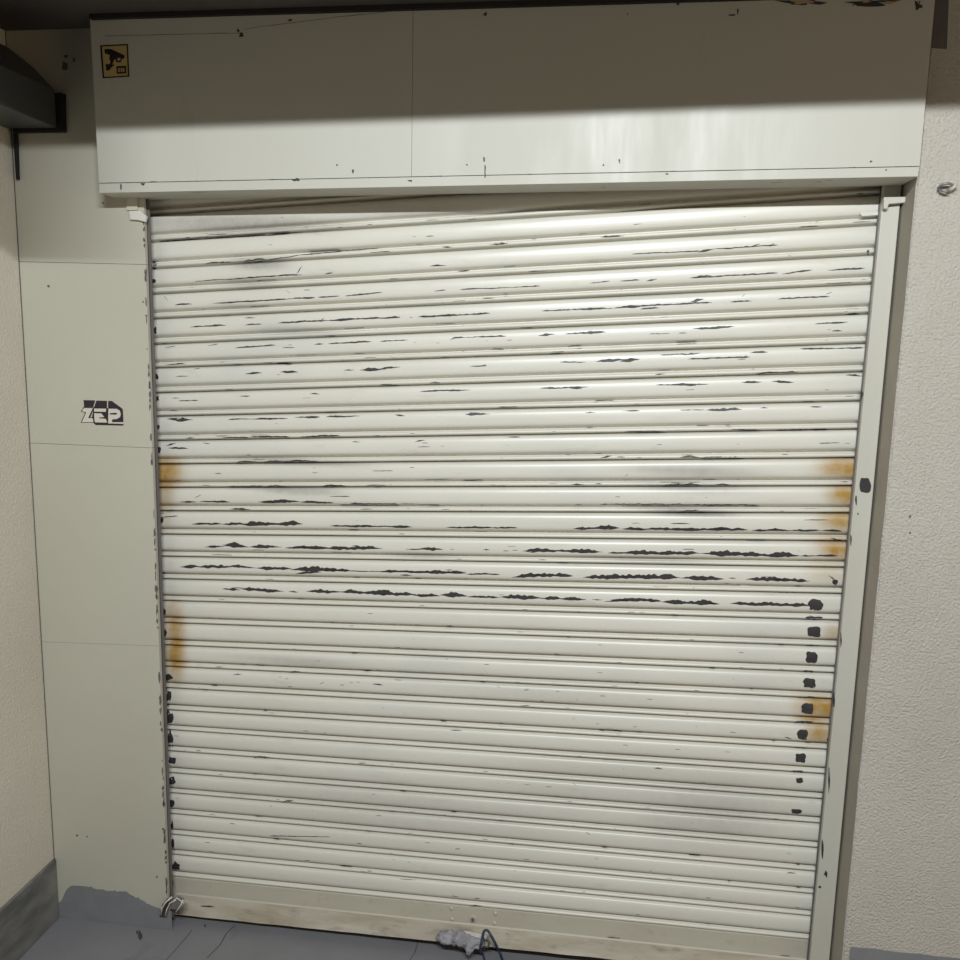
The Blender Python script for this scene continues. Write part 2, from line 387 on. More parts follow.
CH = [  # x0, y0, x1, y1, thickness in px
 (160,242,290,234,1.6),(270,234,340,229,2.0),(205,264,232,262,3),(240,262.5,268,260,4),(268,260,300,255,1.4),(300,255,380,248,1.4),(195,281.5,250,278,1.3),(245,278,302,274.5,2.0),(296,275,302,266,3),(325,274,333,273,3),
 (175,305,192,304,1.8),(213,303.5,315,297.5,2.0),(318,297.5,340,296,1.6),(345,296,382,292.5,1.8),(164,296,168,301,2.2),(286,290,290,293,1.8),(304,290,310,290,1.8),
 (190,327,226,325.5,2.4),(245,325,262,324,1.6),(278,323,400,317,2.4),(320,322,324,318,4),(165,348,175,346,1.2),(208,346,218,344,1.6),(235,348,276,345,2),(288,345,292,345,2),(314,344.5,324,344,2),(328,344,372,341.5,2.4),(245,318,255,318,1.6),
 (430,266,446,265.5,3),(442,247,452,247,2.4),(490,244.5,508,243.5,3.2),(460,289.5,535,286.5,1.4),(530,286.5,540,286,5),(434,291,446,290,1.6),(590,283,610,281.5,1.6),
 (380,318.5,400,317.5,1.8),(418,317,490,313.5,2.6),(542,311,560,310.5,1.6),(555,310.5,640,307,2.4),(452,338,506,336,2.2),(450,339.5,456,338,5),(538,335.5,555,334,5.5),(565,334,606,332,3),(380,341.5,408,340,2),(378,369,400,367,3.4),(470,366.5,508,365,2.6),(560,362.5,586,362,2),(596,361.5,640,359,3.6),(600,237,624,236,2.6),
 (632,254,700,251,1.4),(698,252,715,249,3.4),(715,249,778,245,1.6),(743,247,748,246,3.6),(752,246,760,244,4.4),(770,247,774,243,3),(692,278,712,275.5,3.6),(690,278,778,273,2),(782,274,812,270,2),(828,270,865,268.5,2.4),
 (620,281,640,280,1.6),(646,281,657,279,3),(620,307,712,302.5,2.4),(690,302,704,299,6),(730,302,752,301,2.6),(778,299,830,296.5,2),(742,297,745,294,4),(826,294,832,292,4),(640,309,660,308,2),(815,324,848,322,2.4),(693,329,734,326.5,3),(708,329,722,328,3.6),(845,315,860,314,4.5),
 (832,331,842,331,4),(800,349,865,348,2.2),(684,355,700,353,5),(660,355,690,354,1.6),(750,353,768,352,3),(620,361.5,638,360,5),(688,359,750,357,2.0),(741,358,747,356,4),(655,375,665,374,3),
 (194,369,200,368,4),(176,376.5,188,376,2.4),(245,374,262,373,3),(280,372,298,372,2.4),(344,370.5,354,370,2.6),(360,370,382,369.5,3.4),(275,364,292,363,3.4),(276,363,292,364.5,3),(150,377,157,378,6),(180,398,172,398,1.4),(240,396,250,396,1.6),(310,394,320,394,2),
 (167,419,193,420,6),(228,419.5,288,418.5,1.6),(255,419,278,419,4),(295,417.5,320,417,2.6),(326,417,360,416,2),(222,438,250,437.5,3),(250,437,290,437,2.6),(300,437,340,435.5,3),(374,436,380,436,4),(166,446,176,443,2.4),(168,448,188,448.5,2.2),(203,443,210,444,1.6),(246,455,251,455,3),(352,442,360,442,1.6),
 (236,462.5,262,462,2.6),(262,462,318,461.5,3.6),(215,473.5,221,473.5,3.6),(228,486.5,270,487,3),(265,487,286,486.5,3.4),(322,486,346,486,3),(373,487,382,487,3),(313,468,315,468,2),
 (420,391.5,470,390,2.2),(540,388.5,588,387,2.4),(570,388,582,388.5,4.4),(395,415,405,416,4),(465,414.5,490,414,4),(585,412.5,595,412.5,1.8),(415,442,425,440,2),(422,443,428,443,2),(508,437,520,437,1.4),(410,467.5,414,467.5,1.4),(512,461.5,520,461.5,2),(571,484.5,584,484.5,4),(595,484,602,484,4.4),(380,385,400,385,2.2),(430,383,440,383,3),(600,458,612,456,3.4),
 (656,385,708,384.5,2.2),(686,385.5,696,385.5,5.4),(742,382.5,762,382,2.8),(772,381.5,794,382.5,3),(778,382.5,788,382.5,5),(756,373.5,798,372,2.2),(846,375,862,376,5),(825,390,829,390,4),(705,410,742,409.5,5),(622,411,640,411,1.8),(680,410,706,410,1.6),(760,408,768,408,2.6),(810,407,822,407,1.6),(738,430,760,430,2.4),(775,430.5,830,430,3),(625,431.5,665,432,2),(657,444.5,662,444.5,1.8),(680,457,700,457.5,3.4),(700,458,745,458.5,4),(782,454.5,788,454.5,3),(625,476,628,474,2),(662,485.5,700,485,4),(715,484.5,730,484.5,3),
 (180,502,196,502,2.4),(200,501.5,230,502,3),(258,502,300,501.5,4),(300,502,334,503,2.6),(195,498,201,495,3),(350,503.5,398,504,1.8),(230,509,250,509.5,3),(160,514,173,509.5,1.8),(160,517.5,178,516,1.2),
 (192,524,222,524,3),(200,523.5,206,523,4),(222,524.5,245,524,4.5),(240,524.5,303,524,5.4),(290,521,296,522,3),(330,526,412,527,2.8),(205,547,225,546.5,3),(222,545,250,547,6),(250,547,282,547,5),(285,548,330,548,4.6),(296,547.5,312,547,6),(325,548.5,382,548.5,5),(352,546,362,547,4),
 (180,567,200,566.5,5),(198,567,232,567,5),(229,566,256,568,7.5),(256,568,292,569,5.5),(290,569.5,345,570.5,7.5),(296,573.5,322,572,5),(322,570,352,571,5),(340,571,410,572,1.4),(222,589,240,590,3.6),(240,589,284,591.5,5.4),(289,591.5,298,592,3.4),(306,591.5,345,592,5.6),(340,592,400,594,5.8),
 (446,527.5,518,528,2.6),(573,529,620,528,5.8),(406,549.5,420,549.5,2.4),(416,549,443,549.5,5.5),(450,549.5,454,549.5,4),(483,550,490,550,2),(503,551,509,551,3),(512,550.5,518,550.5,6),(522,551,562,551,5.4),(555,551,603,552,5),(608,553,640,553,1.8),
 (380,572,402,571,6.6),(396,571.5,466,573.5,4),(442,572,466,572.5,6.8),(466,574,500,574.5,2.2),(400,575,412,575.5,2.6),(512,577.5,545,575,7.5),(530,575,573,576,6),(583,577.5,640,577,6),(380,594,416,594.5,6),(412,595,440,596,5.4),(440,595,468,596,7.5),(468,597,500,597.5,3.6),(500,597,542,598,7),(540,598.5,562,598.5,5),(560,599,586,599.5,5.4),(592,599.5,602,600,5.4),(604,601.5,628,601,2),(610,600,660,600.5,5),
 (622,529,748,530,4),(710,528.5,730,528.5,4.4),(752,530.5,820,530.5,2.8),(770,529.5,782,529.5,4),(820,530.5,842,531,2),(622,553,700,553.5,6),(700,553.5,800,556,6.5),(800,556,838,556,2.4),(620,577,680,577.5,7),(680,578,724,579,6),(729,578,736,578.5,6.5),(746,579.5,786,579.5,6.5),(770,580,810,581,4.4),(645,600.5,662,601.5,6),(662,602,720,604,7),(706,603.5,718,604,3.4),(730,603.5,812,606,5.4),(828,575,838,583,4),(700,505,745,505,1.6),(678,512,706,512,5),(780,511,784,511,2.4),(834,540,842,540,4.5),(830,538,838,540,4),
 (804,520,828,520,1),(775,593.5,800,594,3),(808,621,834,622,2.6),(340,505,400,505,1.6),(400,504,440,505,1.4),(575,505,582,505,3),(600,504.5,760,505.5,2.4),(660,482,700,482,2),
 (215,667,223,667,2),(233,675,242,674,3.6),(255,664,264,665,2.4),(340,685,344,685,3),(356,682,360,682,3),(316,661,320,661,2.6),(290,672,300,671.5,3),(279,677,281,677,1.8),(288,687,292,687,2.4),(320,684,324,682,1.6),(361,671,374,671.5,3),(372,684,383,685,1.6),(395,680,402,680,2.4),
 (446,626,454,626,1.2),(484,664.5,489,664.5,4.4),(420,674,426,674,2.2),(445,659,448,659,2),(480,681.5,485,681.5,2.8),(524,690.5,529,689.5,3),(540,701,544,701,3),(556,691.5,559,691.5,2.4),(576,700,578,700,2.4),(497,686,500,688,1.8),(598,645,602,645,2.8),(552,638,570,637,2.6),(554,654,560,654.5,2),(450,730,462,730.5,1.6),(440,721,446,721,1.8),(596,724,599,724,2),(605,729,622,731,2.2),(633,727,637,727,2),(520,706,530,706,1.4),
 (778,644,784,644,3.2),(694,690.5,699,691,3.4),(730,732,736,733,2),(784,737,792,739,3.4),(654,768,663,769,3),(720,714,727,714,2.6),(254,757,270,757.5,2),(358,763.5,366,763,2.6),(282,802,296,800,2.8),(198,812,215,815,1.6),(270,836,330,837,1.2),(340,866,352,866,2),(400,879,420,880,1.2),
 (452,896,458,897,1.8),(474,898.5,480,898.5,2.8),(470,906,482,906,2.4),(573,783,576,785,2.8),(687,855,700,855,2.2),(700,855,702,862,1.4),(786,873,796,873,1.8),(636,915,640,915,2),(705,923,710,923,1.6),(455,849,460,849,1.4),(586,832,590,835,1.6),(595,859,598,859,1.6),
]
for (x0_, y0_, x1_, y1_, t_) in CH: chip(cu, x0_, y0_, x1_, y1_, t_, at_curtain)
# squared scrapes down the right side
for (x_, y_, a_, b_) in [(816, 605.5, 7, 6), (814, 631.5, 6.6, 5.2), (811.5, 657.5, 5.8, 5.8), (809.5, 683.5, 5.8, 4.8), (807.5, 709, 5.8, 5.2), (802.5, 734.3, 5, 5), (800.5, 758, 5, 4.2), (799.5, 780.5, 3.4, 2.6), (796.5, 811.5, 4.8, 2.2)]:
    blob(cu, x_, y_, a_, b_, at_curtain, n=20, sq=5, jag=0.16)
for (x_, y_, a_, b_) in [(813, 618, 9, 1.8), (809, 646.5, 9, 1.4), (808, 672, 6, 1.8), (806, 698, 8, 1.8), (804, 722.5, 9, 1.8), (800, 748, 7, 1.2), (798, 771.5, 6, 1.2), (773, 593.5, 12, 1.2)]:
    blob(cu, x_, y_, a_, b_, at_curtain, n=14, sq=2, jag=0.3)
for (x_, y_, a_, b_) in [(155, 265.5, 3, 4), (153.5, 281.5, 2.4, 2), (155, 331, 1.8, 3.4), (155, 377, 3, 4), (157, 398, 2, 4), (158, 427, 1.6, 3), (159, 450, 2, 3), (162, 520, 1.6, 3), (163, 574, 1.6, 3), (164, 611, 2, 3), (165, 633, 2, 3),
                         (167, 655, 3, 4), (168, 677, 5, 3), (168, 697, 3.4, 9), (170, 718, 3.4, 9), (170.5, 739, 3, 9), (172, 761, 3.6, 4), (172, 782, 4, 6), (172, 804, 2.6, 4), (172, 828, 1.6, 6), (173, 846, 1.6, 6), (175, 867.5, 4.6, 4.6),
                         (819, 883, 3, 7), (816, 905, 3, 7), (829, 741, 2, 3), (853, 520, 2.4, 2), (868, 252, 1.4, 3), (835, 582, 3, 3)]:
    blob(cu, x_, y_, a_, b_, at_curtain, n=12, sq=2, jag=0.4)
# small flecks along the beads
for _ in range(420):
    k = random.choice([2, 3, 3, 4, 5, 6, 7, 7, 8, 9, 10, 10, 11, 11, 12, 12, 13, 14, 15, 16, 17, 18, 19, 20, 21, 22, 23, 24, 25, 26, 27, 28, 29])
    u = random.random(); x_ = lerp(lx(JL[k]), rx(JR[k]), u); y_ = lerp(JL[k], JR[k], u)
    L_ = random.choice([1, 2, 3, 5, 8, 12, 20]); dy = random.choice([-1.6, -3.2, -5.5, -7.5, -16]) + random.uniform(-1, 1)
    sl_ = (JR[k] - JL[k]) / 720
    if k > 17: L_ = min(L_, 5)
    chip(cu, x_, y_ + dy, min(x_ + L_, rx(JR[k]) - 3), y_ + dy + L_ * sl_, random.uniform(0.5, 1.5), at_curtain)
# hanging paint flakes
for (x_, y_, a_, b_) in [(258, 817, 5, 1), (812, 800.5, 4, 2.2), (771, 931.5, 3, 1), (260, 664.5, 2, 1), (375, 671, 3, 1), (619, 733, 2.4, 1.4), (660, 586, 8, 0.8), (745, 585.5, 6, 0.8)]:
    blob(cu, x_, y_, a_, b_, lambda a1, b1: at_curtain(a1, b1, 0.002), mi=2, n=10, jag=0.4)
nb = len(cu.v) - len(rv)
o = cu.build('curtain', [M_slat, M_chip, M_white], root, smooth=True, fixn=False)
for nm, arr in (('rust', rv), ('grime', gv)):
    at_ = o.data.attributes.new(nm, 'FLOAT', 'POINT'); at_.data.foreach_set('value', arr + [0.0] * nb)

# bottom rail: flat plate, crease, flared toe
br = MB()
TL, TR = PL[-1], PR[-1]
cl, cr = at(180, 894.5, -0.008), at(812, 961, -0.008)
bl_, brr = at(170, 913.5, -0.022), at(807, 979, -0.022)
bl_.z = max(bl_.z, 0.001); brr.z = max(brr.z, 0.001)
secL = [(TL.x, 0.004, TL.z + 0.004), (TL.x, -0.004, TL.z), (cl.x - 0.01, -0.006, cl.z + 0.003), (cl.x - 0.01, -0.009, cl.z), (bl_.x, -0.022, bl_.z + 0.006), (bl_.x, -0.024, bl_.z)]
secR = [(TR.x - 0.002, 0.004, TR.z + 0.004), (TR.x - 0.002, -0.004, TR.z), (cr.x - 0.006, -0.006, cr.z + 0.003), (cr.x - 0.006, -0.009, cr.z), (brr.x - 0.008, -0.022, brr.z + 0.006), (brr.x - 0.008, -0.024, brr.z)]
def railpt(j, u): return Vector(secL[j]).lerp(Vector(secR[j]), u)
V = []; nn = 120
for i in range(nn + 1):
    for j in range(6):
        p = railpt(j, i / nn)
        if j > 3: p.z += 0.0012 * noise.noise(Vector((p.x * 14, 0, 0))); p.z = max(p.z, 0.0008)
        V.append(p)
    p = V[-1].copy(); p.y = 0.01; V.append(p); p = V[-7].copy(); p.y = 0.012; V.append(p)
Fs = []; mi = []
for i in range(nn):
    for j in range(7):
        Fs.append((i * 8 + j, i * 8 + j + 1, (i + 1) * 8 + j + 1, (i + 1) * 8 + j)); mi.append(1 if j in (3, 4, 5) else 0)
    Fs.append((i * 8 + 7, i * 8, (i + 1) * 8, (i + 1) * 8 + 7)); mi.append(0)
Fs.append(tuple(range(8))); Fs.append(tuple(nn * 8 + 7 - q for q in range(8))); mi += [0, 0]
br.add(V, Fs); br.mi = mi
RAILY = lambda x, y, d=0.0006: at(x, y, -0.0075 - d)
def toe_y(px, py, lift=0.0008):
    u = (px - 175) / 634.0; a0 = railpt(3, u); b0 = railpt(4, u); Y = -0.012
    for _ in range(3):
        p = at(px, py, Y); t = (a0.z - p.z) / max(a0.z - b0.z, 1e-5); Y = lerp(-0.009, -0.022, min(max(t, 0), 1))
    return at(px, py, Y - lift)
for (x0_, y0_, x1_, y1_, t_) in [(200, 906, 215, 907, 1.6), (270, 922.5, 274, 923, 3.4), (808 - 200, 937, 620, 938, 1), (780, 955, 790, 956, 1)]:
    chip(br, x0_, y0_, x1_, y1_, t_, toe_y, mi=2)
rail = br.build('bottom_rail', [M_rail, M_toe, M_chip], root)
rail['label'] = 'flat bottom rail with a dirty flared toe'

def dome(name, px, py, r, Y, parent, material, ring=False):
    c = at(px, py, Y); d = MB(); V = [(c.x, Y - r * 0.55, c.z)]; n_ = 14
    for k, (rr, dd) in enumerate([(0.5, 0.5), (0.85, 0.28), (1.0, 0.0), (1.0, -0.3)]):
        for i in range(n_):
            a_ = 2 * math.pi * i / n_; V.append((c.x + r * rr * math.cos(a_), Y - r * dd, c.z + r * rr * math.sin(a_)))
    Fs = [(0, 1 + (i + 1) % n_, 1 + i) for i in range(n_)]
    for k in range(3):
        for i in range(n_): Fs.append((1 + k * n_ + i, 1 + k * n_ + (i + 1) % n_, 1 + (k + 1) * n_ + (i + 1) % n_, 1 + (k + 1) * n_ + i))
    d.add(V, Fs)
    return d.build(name, material, parent, smooth=True)
for (x_, y_) in [(451.5, 908.3), (452, 919.3), (495.5, 913.5), (494.5, 923.3)]: dome('bolt_head', x_, y_, 0.0058, -0.006, root, M_bolt)
dome('bolt_head', 507.5, 933, 0.0040, -0.0115, root, M_toe)
lk = MB()
c = at(473, 918.5, -0.006)
def disc(mb, c, r, y0, y1, n_=20, mi=0):
    V = [(c.x + r * math.cos(2 * math.pi * i / n_), y, c.z + r * math.sin(2 * math.pi * i / n_)) for y in (y0, y1) for i in range(n_)]
    mb.add(V, [tuple(range(n_)), tuple(range(2 * n_ - 1, n_ - 1, -1))] + [(i, (i + 1) % n_, (i + 1) % n_ + n_, i + n_) for i in range(n_)], mi)
disc(lk, c, 0.0100, -0.0100, -0.004)
ko = lk.build('lock_cylinder', M_bolt, root, bevel=0.001)
lk2 = MB(); disc(lk2, c, 0.0060, -0.0125, -0.0101); lk2.build('lock_core', M_zinc, ko)
ks = MB(); ks.box(c.x - 0.0008, c.x + 0.0008, -0.0131, -0.0126, c.z - 0.004, c.z + 0.004); ks.build('keyway', M_black, ko)

# ------------------------------------------------------------------ guide rails
gl = thing('guide_rail', at(150, 500, -0.02), 'narrow dark worn steel guide channel along the left shutter edge', 'guide rail')
g1 = MB()
def vline(x_top, y_top, x_bot, y_bot, Y): return at(x_top, y_top, Y), at(x_bot, y_bot, Y)
def strip(mb, xa_t, xb_t, yt, xa_b, xb_b, yb, Yf, Yb, mi=0, ztop=None, zbot=None):
    A, B, C_, D_ = at(xa_b, yb, Yf), at(xb_b, yb, Yf), at(xb_t, yt, Yf), at(xa_t, yt, Yf)
    if zbot is not None:
        for lo, hi in ((A, D_), (B, C_)):
            t = (zbot - lo.z) / (hi.z - lo.z); q = lo.lerp(hi, t); lo.x, lo.z = q.x, q.z
    if ztop is not None:
        for lo, hi in ((A, D_), (B, C_)):
            t = (ztop - lo.z) / (hi.z - lo.z); q = lo.lerp(hi, t); hi.x, hi.z = q.x, q.z
    mb.hexa([A, B, C_, D_] + [Vector((p.x, Yb, p.z)) for p in (A, B, C_, D_)], mi)
strip(g1, 146.6, 149.0, 200, 170.2, 172.4, 890, -0.046, -0.043, 0, ztop=2.03, zbot=0.03)
g1.build('channel_lip', M_strip, gl)
g2 = MB(); strip(g2, 141, 146.6, 200, 165, 170.4, 890, -0.043, -0.041, 0, ztop=2.03, zbot=0.012)
g2.build('channel_back', M_dark, gl)
g3 = MB(); P = [at(x, y, -0.036) for x, y in ((133, 199), (143, 199), (143.5, 212), (133, 212))]; P = [Vector((p.x, Y_PANEL - 0.006, p.z)) for p in P]; g3.poly(P, (0, 0.006, 0))
g3.build('top_bracket', M_guide, gl)
g4 = MB(); P = [at(x, y, Y_PANEL - 0.0105) for x, y in ((129, 211), (140, 210.5), (146, 216), (145, 222), (138, 220), (130, 219.5))]; g4.poly(P, (0, 0.0095, 0))
g4.build('filler_lump', M_white, gl, bevel=0.001)['label'] = 'pale lump of filler on the bracket'

gr = thing('guide_rail', at(840, 600, Y_GUIDE), 'broad cream painted guide rail along the right shutter edge', 'guide rail')
g5 = MB(); strip(g5, 882.5, 900.5, 200, 811.5, 830.8, 945, Y_GUIDE, -0.0145, 0, ztop=2.05, zbot=0.001)
def gp(x, y, d=0.0006): return at(x, y, Y_GUIDE - d)
blob(g5, 865.3, 485.5, 5.6, 7.2, gp, n=20, sq=4, jag=0.12)
for (x_, y_, a_, b_) in [(856, 500, 1, 6), (862, 394, 1.2, 3), (851, 540, 0.8, 5), (826, 874, 1.6, 3), (820, 887, 1.6, 1.2), (841, 640, 0.8, 6), (834, 700, 1, 8), (829, 780, 1, 10), (822.5, 850, 1.2, 9), (858, 514, 0.8, 1.2)]:
    blob(g5, x_, y_, a_, b_, gp, n=10, jag=0.4)
g5.build('channel', [M_guide, M_chip], gr, bevel=0.0015)
g6 = MB()
P = [at(x, y, -0.047) for x, y in ((884, 197), (906, 196.5), (906, 202.5), (889, 204), (887.5, 209), (884, 208.5))]; g6.poly(P, (0, 0.016, 0))
g6.build('bracket_tab', M_guide, gr, bevel=0.0015)
g7 = MB(); strip(g7, 878.8, 882.2, 205, 808.3, 811.3, 945, -0.0145, -0.0125, 0, ztop=2.03, zbot=0.012)
g7.build('channel_gap', M_strip, gr)
g8 = MB(); P = [at(x, y, -0.014) for x, y in ((860, 213), (878, 211.5), (878, 215), (862, 216))]; g8.poly(P, (0, 0.003, 0)); g8.build('end_clip', M_white, gr)

# filler behind the recess
rc = MB(); xg = at(890, 300, 0.03).x
rc.box(at(830, 930, 0.03).x - 0.05, at(920, 200, 0.03).x + 0.12, 0.03, 0.10, 0, Z_CEIL); struct(rc.build('wall_recess', M_reveal))

# ------------------------------------------------------------------ shutter box
bx = thing('shutter_box', at(500, 190, Y_BOX), 'long cream sheet metal housing box above the roller shutter', 'shutter housing')
b1 = MB()
LTx, RTx = at(90, 20, Y_BOX), at(935, 0, Y_BOX)
LB, RB = at(99, 193, Y_BOX), at(918, 176.5, Y_BOX)
zt = Z_CEIL - 0.002
LT = LTx.copy(); LT.z = zt; RT_ = RTx.copy(); RT_.z = zt
# front sheet in two halves with a vertical seam, drop flange at the foot
def bp_(px, py): return at(px, py, Y_BOX)
crackL, crackR = bp_(99, 183.2), bp_(919.5, 166.3)
seamT, seamB = bp_(411.5, 20), bp_(411.5, 178)
seamT.z = zt
cm = crackL.lerp(crackR, (seamB.x - crackL.x) / (crackR.x - crackL.x))
e = 0.0007
def slab(mb, P, th=0.004, mi=0): mb.hexa([Vector(p) for p in P] + [Vector(p) + Vector((0, th, 0)) for p in P], mi)
slab(b1, [crackL + Vector((0, 0, e)), cm + Vector((-e * .6, 0, e)), Vector((cm.x - e * .6, Y_BOX, zt)), LT])
slab(b1, [cm + Vector((e * .6, 0, e)), crackR + Vector((0, 0, e)), RT_, Vector((cm.x + e * .6, Y_BOX, zt))])
b2 = MB()
slab(b2, [LB, RB, crackR - Vector((0, 0, e)), crackL - Vector((0, 0, e))])
# underside return
b2.hexa([LB + Vector((0, 0.004, 0)), RB + Vector((0, 0.004, 0)), RB + Vector((0, 0.004, 0.003)), LB + Vector((0, 0.004, 0.003)),
         Vector((LB.x, -0.035, LB.z)), Vector((RB.x, -0.035, RB.z)), Vector((RB.x, -0.035, RB.z + 0.003)), Vector((LB.x, -0.035, LB.z + 0.003))])
b2.build('bottom_flange', M_box, bx, bevel=0.0008)
for (A, T, s_) in ((LB, LT, 1), (RB, RT_, -1)):
    b3 = MB()
    P = [Vector((A.x, Y_BOX + 0.004, A.z)), Vector((A.x, -0.031, A.z)), Vector((T.x, -0.031, T.z)), Vector((T.x, Y_BOX + 0.004, T.z))]
    b3.hexa(P + [p + Vector((0.003 * s_, 0, 0)) for p in P])
    b3.build('end_plate', M_box, bx)
b4 = MB(); b4.box(LB.x + .004, RB.x - .004, Y_BOX + 0.006, Y_BOX + 0.008, crackR.z + 0.01, zt - 0.01); b4.build('inner_sheet', M_dark, bx)
# marks on the sheet: nicks, drips, flaked edge near the ceiling
def bpp(x, y, d=0.0005): return at(x, y, Y_BOX - d)
for k in range(46):
    x_ = random.uniform(104, 915); y_ = lerp(183.2, 166.3, (x_ - 99) / 820.5)
    chip(b1, x_, y_, x_ + random.uniform(2, 16), y_ - 0.2, random.uniform(0.5, 1.3), bpp, mi=1)
for (x_, y_, a_, b_) in [(296, 180, 4, 1.8), (337, 165, 1, 1), (353, 171, 0.8, 2), (484, 160, 0.9, 3), (485, 172, 1, 6), (467, 165, 0.8, 1.2), (603.5, 165, 1, 1.2), (619.5, 161, 1, 1.6), (667, 174, 1.2, 1), (871, 161.5, 1.2, 1.2), (886, 170, 1, 1),
                         (121, 187, 0.8, 3), (143, 184, 2, 1), (410, 181, 2, 1), (290, 20, 2, 1.6), (627.5, 14, 0.8, 0.8), (678, 4, 1.4, 1.4), (732, 15, 3, 1.2), (738, 11, 1, 3), (485, 14, 1.8, 2), (241, 34, 3, 2), (238, 31, 1.2, 2)]:
    blob(b1, x_, y_, a_, b_, bpp, mi=1, n=9, jag=0.5)
for (pa, pb) in (((104, 36), (240, 33)), ((244, 29), (330, 18)), ((330, 18), (410, 9))):
    chip(b1, *pa, *pb, 0.7, bpp, mi=1)
for (x_, y_, a_, b_) in [(805, 2.5, 18, 3.4), (872, 2, 20, 3.0), (918, 5, 3, 5), (855, 4, 3, 2)]:
    blob(b1, x_, y_, a_, b_, bpp, mi=1, n=18, jag=0.6)
for (x_, y_, a_, b_) in [(803, 1.5, 12, 1.8), (889, 2.5, 5, 1.5), (866, 1, 5, 1.2)]:
    blob(b1, x_, y_, a_, b_, lambda q, r_: bpp(q, r_, 0.003), mi=2, n=14, jag=0.4)
b1.build('front_sheet', [M_box, M_chip, M_flake], bx)

# ------------------------------------------------------------------ stickers
# surveillance sticker on the box
st = thing('warning_sticker', at(115, 61, Y_BOX - 0.001), 'small yellow surveillance camera warning sticker at top left of the shutter box', 'sticker')
def sp(px, py, d): return at(80 + px / 13.714, 30 + py / 13.714, Y_BOX - d)
def stick(name, polys, d, m_, parent, f, th=0.0003):
    mb = MB()
    for P in polys: mb.poly([f(x, y, d) for x, y in P], (0, th, 0))
    return mb.build(name, m_, parent)
stick('sticker_border', [[(275, 210), (655, 190), (675, 640), (310, 662)]], 0.0009, M_ink, st, sp, 0.0008)
stick('sticker_field', [[(302, 228), (638, 210), (655, 622), (332, 642)]], 0.0013, M_yellow, st, sp)
cam_ic = [[(335, 262), (430, 262), (615, 350), (600, 395), (575, 395), (555, 445), (500, 440), (480, 395), (430, 440), (400, 400), (410, 345), (340, 320)],
          [(345, 470), (400, 465), (440, 480), (470, 465), (465, 485), (425, 515), (400, 555), (350, 550), (360, 515)],
          [(425, 380), (470, 400), (440, 480), (410, 470)]]
stick('camera_symbol', cam_ic, 0.0016, M_ink, st, sp)
stick('lens_symbol', [[(515, 385), (550, 380), (555, 405), (530, 425), (510, 410)]], 0.0019, M_yellow, st, sp)
stick('corner_box', [[(498, 495), (630, 490), (635, 595), (503, 600)]], 0.0016, M_ink, st, sp)
stick('corner_glyphs', [[(522, 525), (545, 523), (547, 540), (530, 545), (548, 560), (548, 575), (522, 576)], [(557, 522), (580, 522), (582, 574), (560, 575)], [(590, 522), (608, 521), (610, 572), (592, 573)]],
      0.0019, M_yellow, st, sp)

# logo sticker on the left sheet
lg = thing('logo_sticker', at(102, 412, Y_PANEL - 0.001), 'black and pale ZEP lettered sticker on the painted sheet left of the shutter', 'sticker')
def lp(px, py, d): return at(70 + px / 13.714, 390 + py / 13.714, Y_PANEL - d)
stick('black_shape', [[(185, 138), (345, 143), (318, 236), (193, 233)],
                      [(362, 145), (506, 149), (506, 250), (326, 250)],
                      [(522, 150), (572, 150), (712, 252), (724, 275), (732, 440), (522, 440)],
                      [(318, 240), (524, 250), (524, 455), (732, 462), (732, 488), (355, 480), (326, 458), (300, 386), (310, 320)],
                      [(186, 232), (325, 240), (322, 256), (278, 375), (326, 380), (332, 448), (148, 450), (205, 312), (198, 308), (180, 305), (148, 300)]],
      0.0006, M_logo, lg, lp, 0.0005)
stick('pale_letters', [[(192, 246), (312, 250), (248, 384), (312, 388), (320, 440), (162, 442), (222, 304), (162, 292)],
                       [(330, 254), (496, 256), (490, 300), (330, 296)], [(330, 318), (430, 322), (470, 372), (400, 376), (398, 388), (490, 396), (510, 446), (345, 444), (336, 420)],
                       [(526, 256), (640, 258), (684, 285), (696, 330), (686, 372), (640, 398), (578, 402), (576, 450), (524, 450)]],
      0.0010, M_logol, lg, lp, 0.0003)
stick('letter_counter', [[(545, 320), (610, 312), (640, 316), (646, 326), (632, 338), (545, 336)]], 0.0013, M_logo, lg, lp)
stick('pale_stripe', [[(524, 440), (732, 446), (732, 464), (524, 458)]], 0.0013, M_logol, lg, lp)

# ------------------------------------------------------------------ paint marks on walls and floor
gs = MB(); V = []
TOPS = [(57, 903), (61, 902), (65, 892), (68, 888), (72, 885.5), (80, 886), (92, 887), (96, 889), (110, 891), (126, 891.5), (131, 895), (140, 899), (148, 904), (158, 908), (172, 911)]
n_ = 70
for i in range(n_ + 1):
    x = lerp(57, 171.5, i / n_)
    for (a0, b0), (a1, b1) in zip(TOPS, TOPS[1:]):
        if a0 <= x <= a1 or (a1 == TOPS[-1][0] and x >= a0): y = lerp(b0, b1, (x - a0) / (a1 - a0)); break
    y += 2.0 * noise.noise(Vector((x * 0.6, 0, 0)))
    p = at(x, y, Y_PANEL - 0.0006); p.z = max(p.z, 0.002)
    V += [(p.x, Y_PANEL - 0.0006, 0.0005), (p.x, Y_PANEL - 0.0006, p.z), (p.x, Y_PANEL - 0.0001, p.z), (p.x, Y_PANEL - 0.0001, 0.0005)]
Fs = [(i * 4 + k, i * 4 + k + 1, i * 4 + k + 5, i * 4 + k + 4) for i in range(n_) for k in range(3)] + [(0, 1, 2, 3), (n_ * 4 + 3, n_ * 4 + 2, n_ * 4 + 1, n_ * 4)]
gs.add(V, Fs); struct(gs.build('trim_2', M_greypaint))

